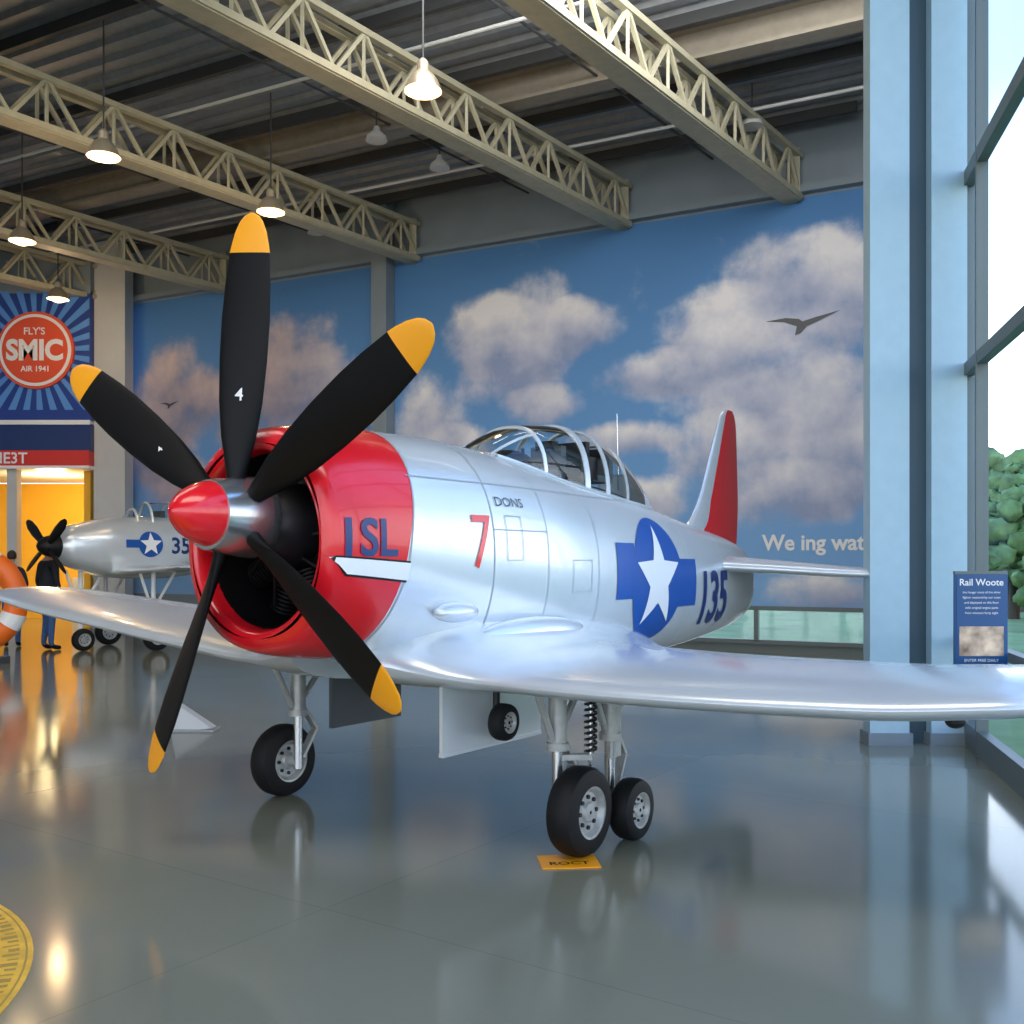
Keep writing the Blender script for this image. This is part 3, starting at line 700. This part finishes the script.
# ================================================================== people
def person(name,loc,rz,h=1.8,top='jacket',legs='jeans',arm=0):
    root=empty(name,loc,rz);k=h/1.8
    V=[];E=[];Rd=[]
    def p(x,y,z,r): V.append((x*k,y*k,z*k));Rd.append(r*k);return len(V)-1
    pel=p(0,0,.95,.15);w=p(0,0,1.08,.135);ch=p(0,.0,1.30,.165);ns=p(0,.01,1.46,.09);nk=p(0,0,1.54,.055);hd=p(0,-.01,1.60,.06)
    E+=[(pel,w),(w,ch),(ch,ns),(ns,nk),(nk,hd)]
    hands=[]
    for s in(-1,1):
        hp=p(s*.09,0,.90,.105);kn=p(s*.10,-.02-.03*s,.50,.068);an=p(s*.10,.02,.10,.045);he=p(s*.10,-.04,.05,.045);to=p(s*.12,-.16,.035,.035)
        E+=[(pel,hp),(hp,kn),(kn,an),(an,he),(he,to)]
        sh=p(s*.17,0,1.42,.075);el=p(s*.25,.02,1.14,.048)
        wr=p(s*(.25 if s>0 or not arm else .12),-.08 if not arm else -.24,.90 if not arm else 1.2,.03)
        E+=[(ns,sh),(sh,el),(el,wr)];hands.append((s,V[wr],V[el]))
    def skin_obj(V,E,Rd,nm,rooti=0,sub=2):
        me=bpy.data.meshes.new(nm);me.from_pydata(V,E,[]);o=bpy.data.objects.new(nm,me);COL.objects.link(o)
        md=o.modifiers.new('s','SKIN');md.use_smooth_shade=True
        for i,sv in enumerate(me.skin_vertices[0].data): sv.radius=(Rd[i],Rd[i]);sv.use_root=(i==rooti)
        ms=o.modifiers.new('u','SUBSURF');ms.levels=sub;ms.render_levels=sub
        bpy.context.view_layer.update()
        m2=bpy.data.meshes.new_from_object(o.evaluated_get(bpy.context.evaluated_depsgraph_get()))
        bpy.data.objects.remove(o);return m2
    me=skin_obj(V,E,Rd,'body')
    for q in('skin',top,legs,'black'): me.materials.append(M[q])
    for f in me.polygons:
        c=f.center;z=c.z/k
        f.material_index= 3 if z<.085 else 2 if (z<.97 and abs(c.x/k)<.21) else 0 if z>1.50 else 1
        f.use_smooth=True
    o=bpy.data.objects.new('body',me);COL.objects.link(o);o.parent=root
    for s,wr,el in hands:
        wr=Vector(wr);d=(wr-Vector(el)).normalized();VV=[wr-d*.02];EE=[];RR=[.026*k]
        VV.append(wr+d*.045*k);RR.append(.03*k);EE.append((0,1));sd=Vector((0,1,0)) if abs(d.y)<.8 else Vector((1,0,0))
        for j in range(4):
            base=len(VV);l=(.07,.085,.08,.06)[j]*k;off=sd*(j-1.5)*.019*k
            VV+= [wr+d*.08*k+off,wr+d*(.08*k+l*.5)+off,wr+d*(.08*k+l)+off+Vector((-s*.015,0,0))];RR+=[.01*k,.009*k,.008*k];EE+=[(1,base),(base,base+1),(base+1,base+2)]
        base=len(VV);VV+=[wr+d*.04*k-sd*.035*k,wr+d*.075*k-sd*.05*k];RR+=[.011*k,.009*k];EE+=[(1,base),(base,base+1)]
        m2=skin_obj(VV,EE,RR,'hand',0,1);m2.materials.append(M['skin'])
        ho=bpy.data.objects.new('hand_l' if s<0 else 'hand_r',m2);COL.objects.link(ho);ho.parent=root
    b=B();H=1.68*k
    b.ell((0,-.01*k,H),(.075*k,.095*k,.115*k),'skin',24,16)
    b.ell((0,.015*k,H+.03*k),(.083*k,.095*k,.10*k),'hair',24,14)
    b.ell((0,-.108*k,H-.01*k),(.012*k,.02*k,.024*k),'skin',10,8)
    for s in(-1,1):
        b.ell((s*.077*k,0,H-.005*k),(.012*k,.022*k,.03*k),'skin',10,8)
        b.ell((s*.03*k,-.095*k,H+.012*k),(.013*k,.008*k,.007*k),'white',10,8);b.ell((s*.03*k,-.102*k,H+.012*k),(.006*k,.004*k,.006*k),'black',8,6)
    b.ell((0,-.098*k,H-.055*k),(.022*k,.008*k,.006*k),'sred',10,6)
    b.make('head',root)
    return root
person('standing_visitor',(-8.0,17.25,0),math.radians(150),1.86)
person('standing_visitor.001',(-8.95,17.9,0),math.radians(200),1.72,'jacket','jeans',1)

# ================================================================== outdoors
M['grass']=mat('grass',(.16,.25,.09),.9,noise=.25,nscale=1);M['leaf']=mat('leaves',(.15,.24,.07),.8,noise=.5,nscale=2.5);M['bark']=mat('bark',(.12,.08,.05),.9)
b=B();b.add([(-60,-60,-.15),(120,-60,-.15),(120,120,-.15),(-60,120,-.15)],[(0,1,2,3)],'grass');b.make('outdoor_ground')
for i,(x,y,s) in enumerate(((17,33,1.35),(20.5,38,1.7),(14.5,29,1.05),(25,45,1.9),(18,42,1.6),(22,48,1.9),(29,52,2.1),(13,24,.7),(16,27.5,.9))):
    b=B();b.cyl((0,0,-.15),(0,0,1.6*s),.15*s,'bark',r1=.09*s)
    for j in range(60):
        a=random.uniform(0,6.28);r=1.35*s*math.sqrt(random.random());zz=random.uniform(.8,3.3)*s
        q=random.uniform(.18,.42)*s;b.ell((r*math.cos(a)*(1.1-.2*zz/s),r*math.sin(a)*(1.1-.2*zz/s),zz),(q,q,q*.8),'leaf',9,6)
    o=b.make('tree',loc=(x,y,0))
    for v in o.data.vertices: v.co+=Vector((random.uniform(-1,1),random.uniform(-1,1),random.uniform(-1,1)))*.09*s

# ================================================================== lights & world
w=bpy.data.worlds.new('World');S.world=w;w.use_nodes=True;nt=w.node_tree;bg=nt.nodes['Background']
tc=nt.nodes.new('ShaderNodeTexCoord');sp=nt.nodes.new('ShaderNodeSeparateXYZ');rp=nt.nodes.new('ShaderNodeValToRGB')
nt.links.new(tc.outputs['Generated'],sp.inputs[0]);nt.links.new(sp.outputs[2],rp.inputs[0]);nt.links.new(rp.outputs[0],bg.inputs[0])
e=rp.color_ramp.elements;e[0].position=0;e[0].color=(1,1,1,1);e[1].position=.6;e[1].color=(.18,.34,.70,1)
x=e.new(.18);x.color=(.80,.88,.98,1);x=e.new(.40);x.color=(.24,.36,.58,1)
bg.inputs[1].default_value=3.7
def area(name,loc,target,sx,sy,en,col=(1,1,1)):
    l=bpy.data.lights.new(name,'AREA');l.shape='RECTANGLE';l.size=sx;l.size_y=sy;l.energy=en;l.color=col
    o=bpy.data.objects.new(name,l);COL.objects.link(o);o.location=loc
    o.rotation_euler=(Vector(target)-Vector(loc)).to_track_quat('-Z','Y').to_euler();return o
area('added_fill_1',(-2,1,8.2),(-1,6,0),6,3,330,(1,.97,.90))  # added fill above the frame to brighten aircraft and floor, no real fixture
area('added_fill_2',(-7,8,8.2),(-7,10,0),6,3,210,(1,.96,.9))  # added overhead fill for the left side of the hall
area('added_fill_3',(1.5,11,8.0),(1.0,17,2),6,1.5,220,(1,.98,.95))  # added fill aimed at the mural to brighten it
l=bpy.data.lights.new('shop_light','POINT');l.energy=180;l.color=(1,.78,.4);l.shadow_soft_size=.3
o=bpy.data.objects.new('shop_light',l);COL.objects.link(o);o.location=(-11.2,24.3,3.2)

# ================================================================== camera
c=bpy.data.cameras.new('camera');c.sensor_width=36;c.lens=35.16;c.shift_y=.047;c.clip_end=500
o=bpy.data.objects.new('camera',c);COL.objects.link(o);o.location=(0,0,1.55);o.rotation_euler=(math.pi/2,0,0);S.camera=o
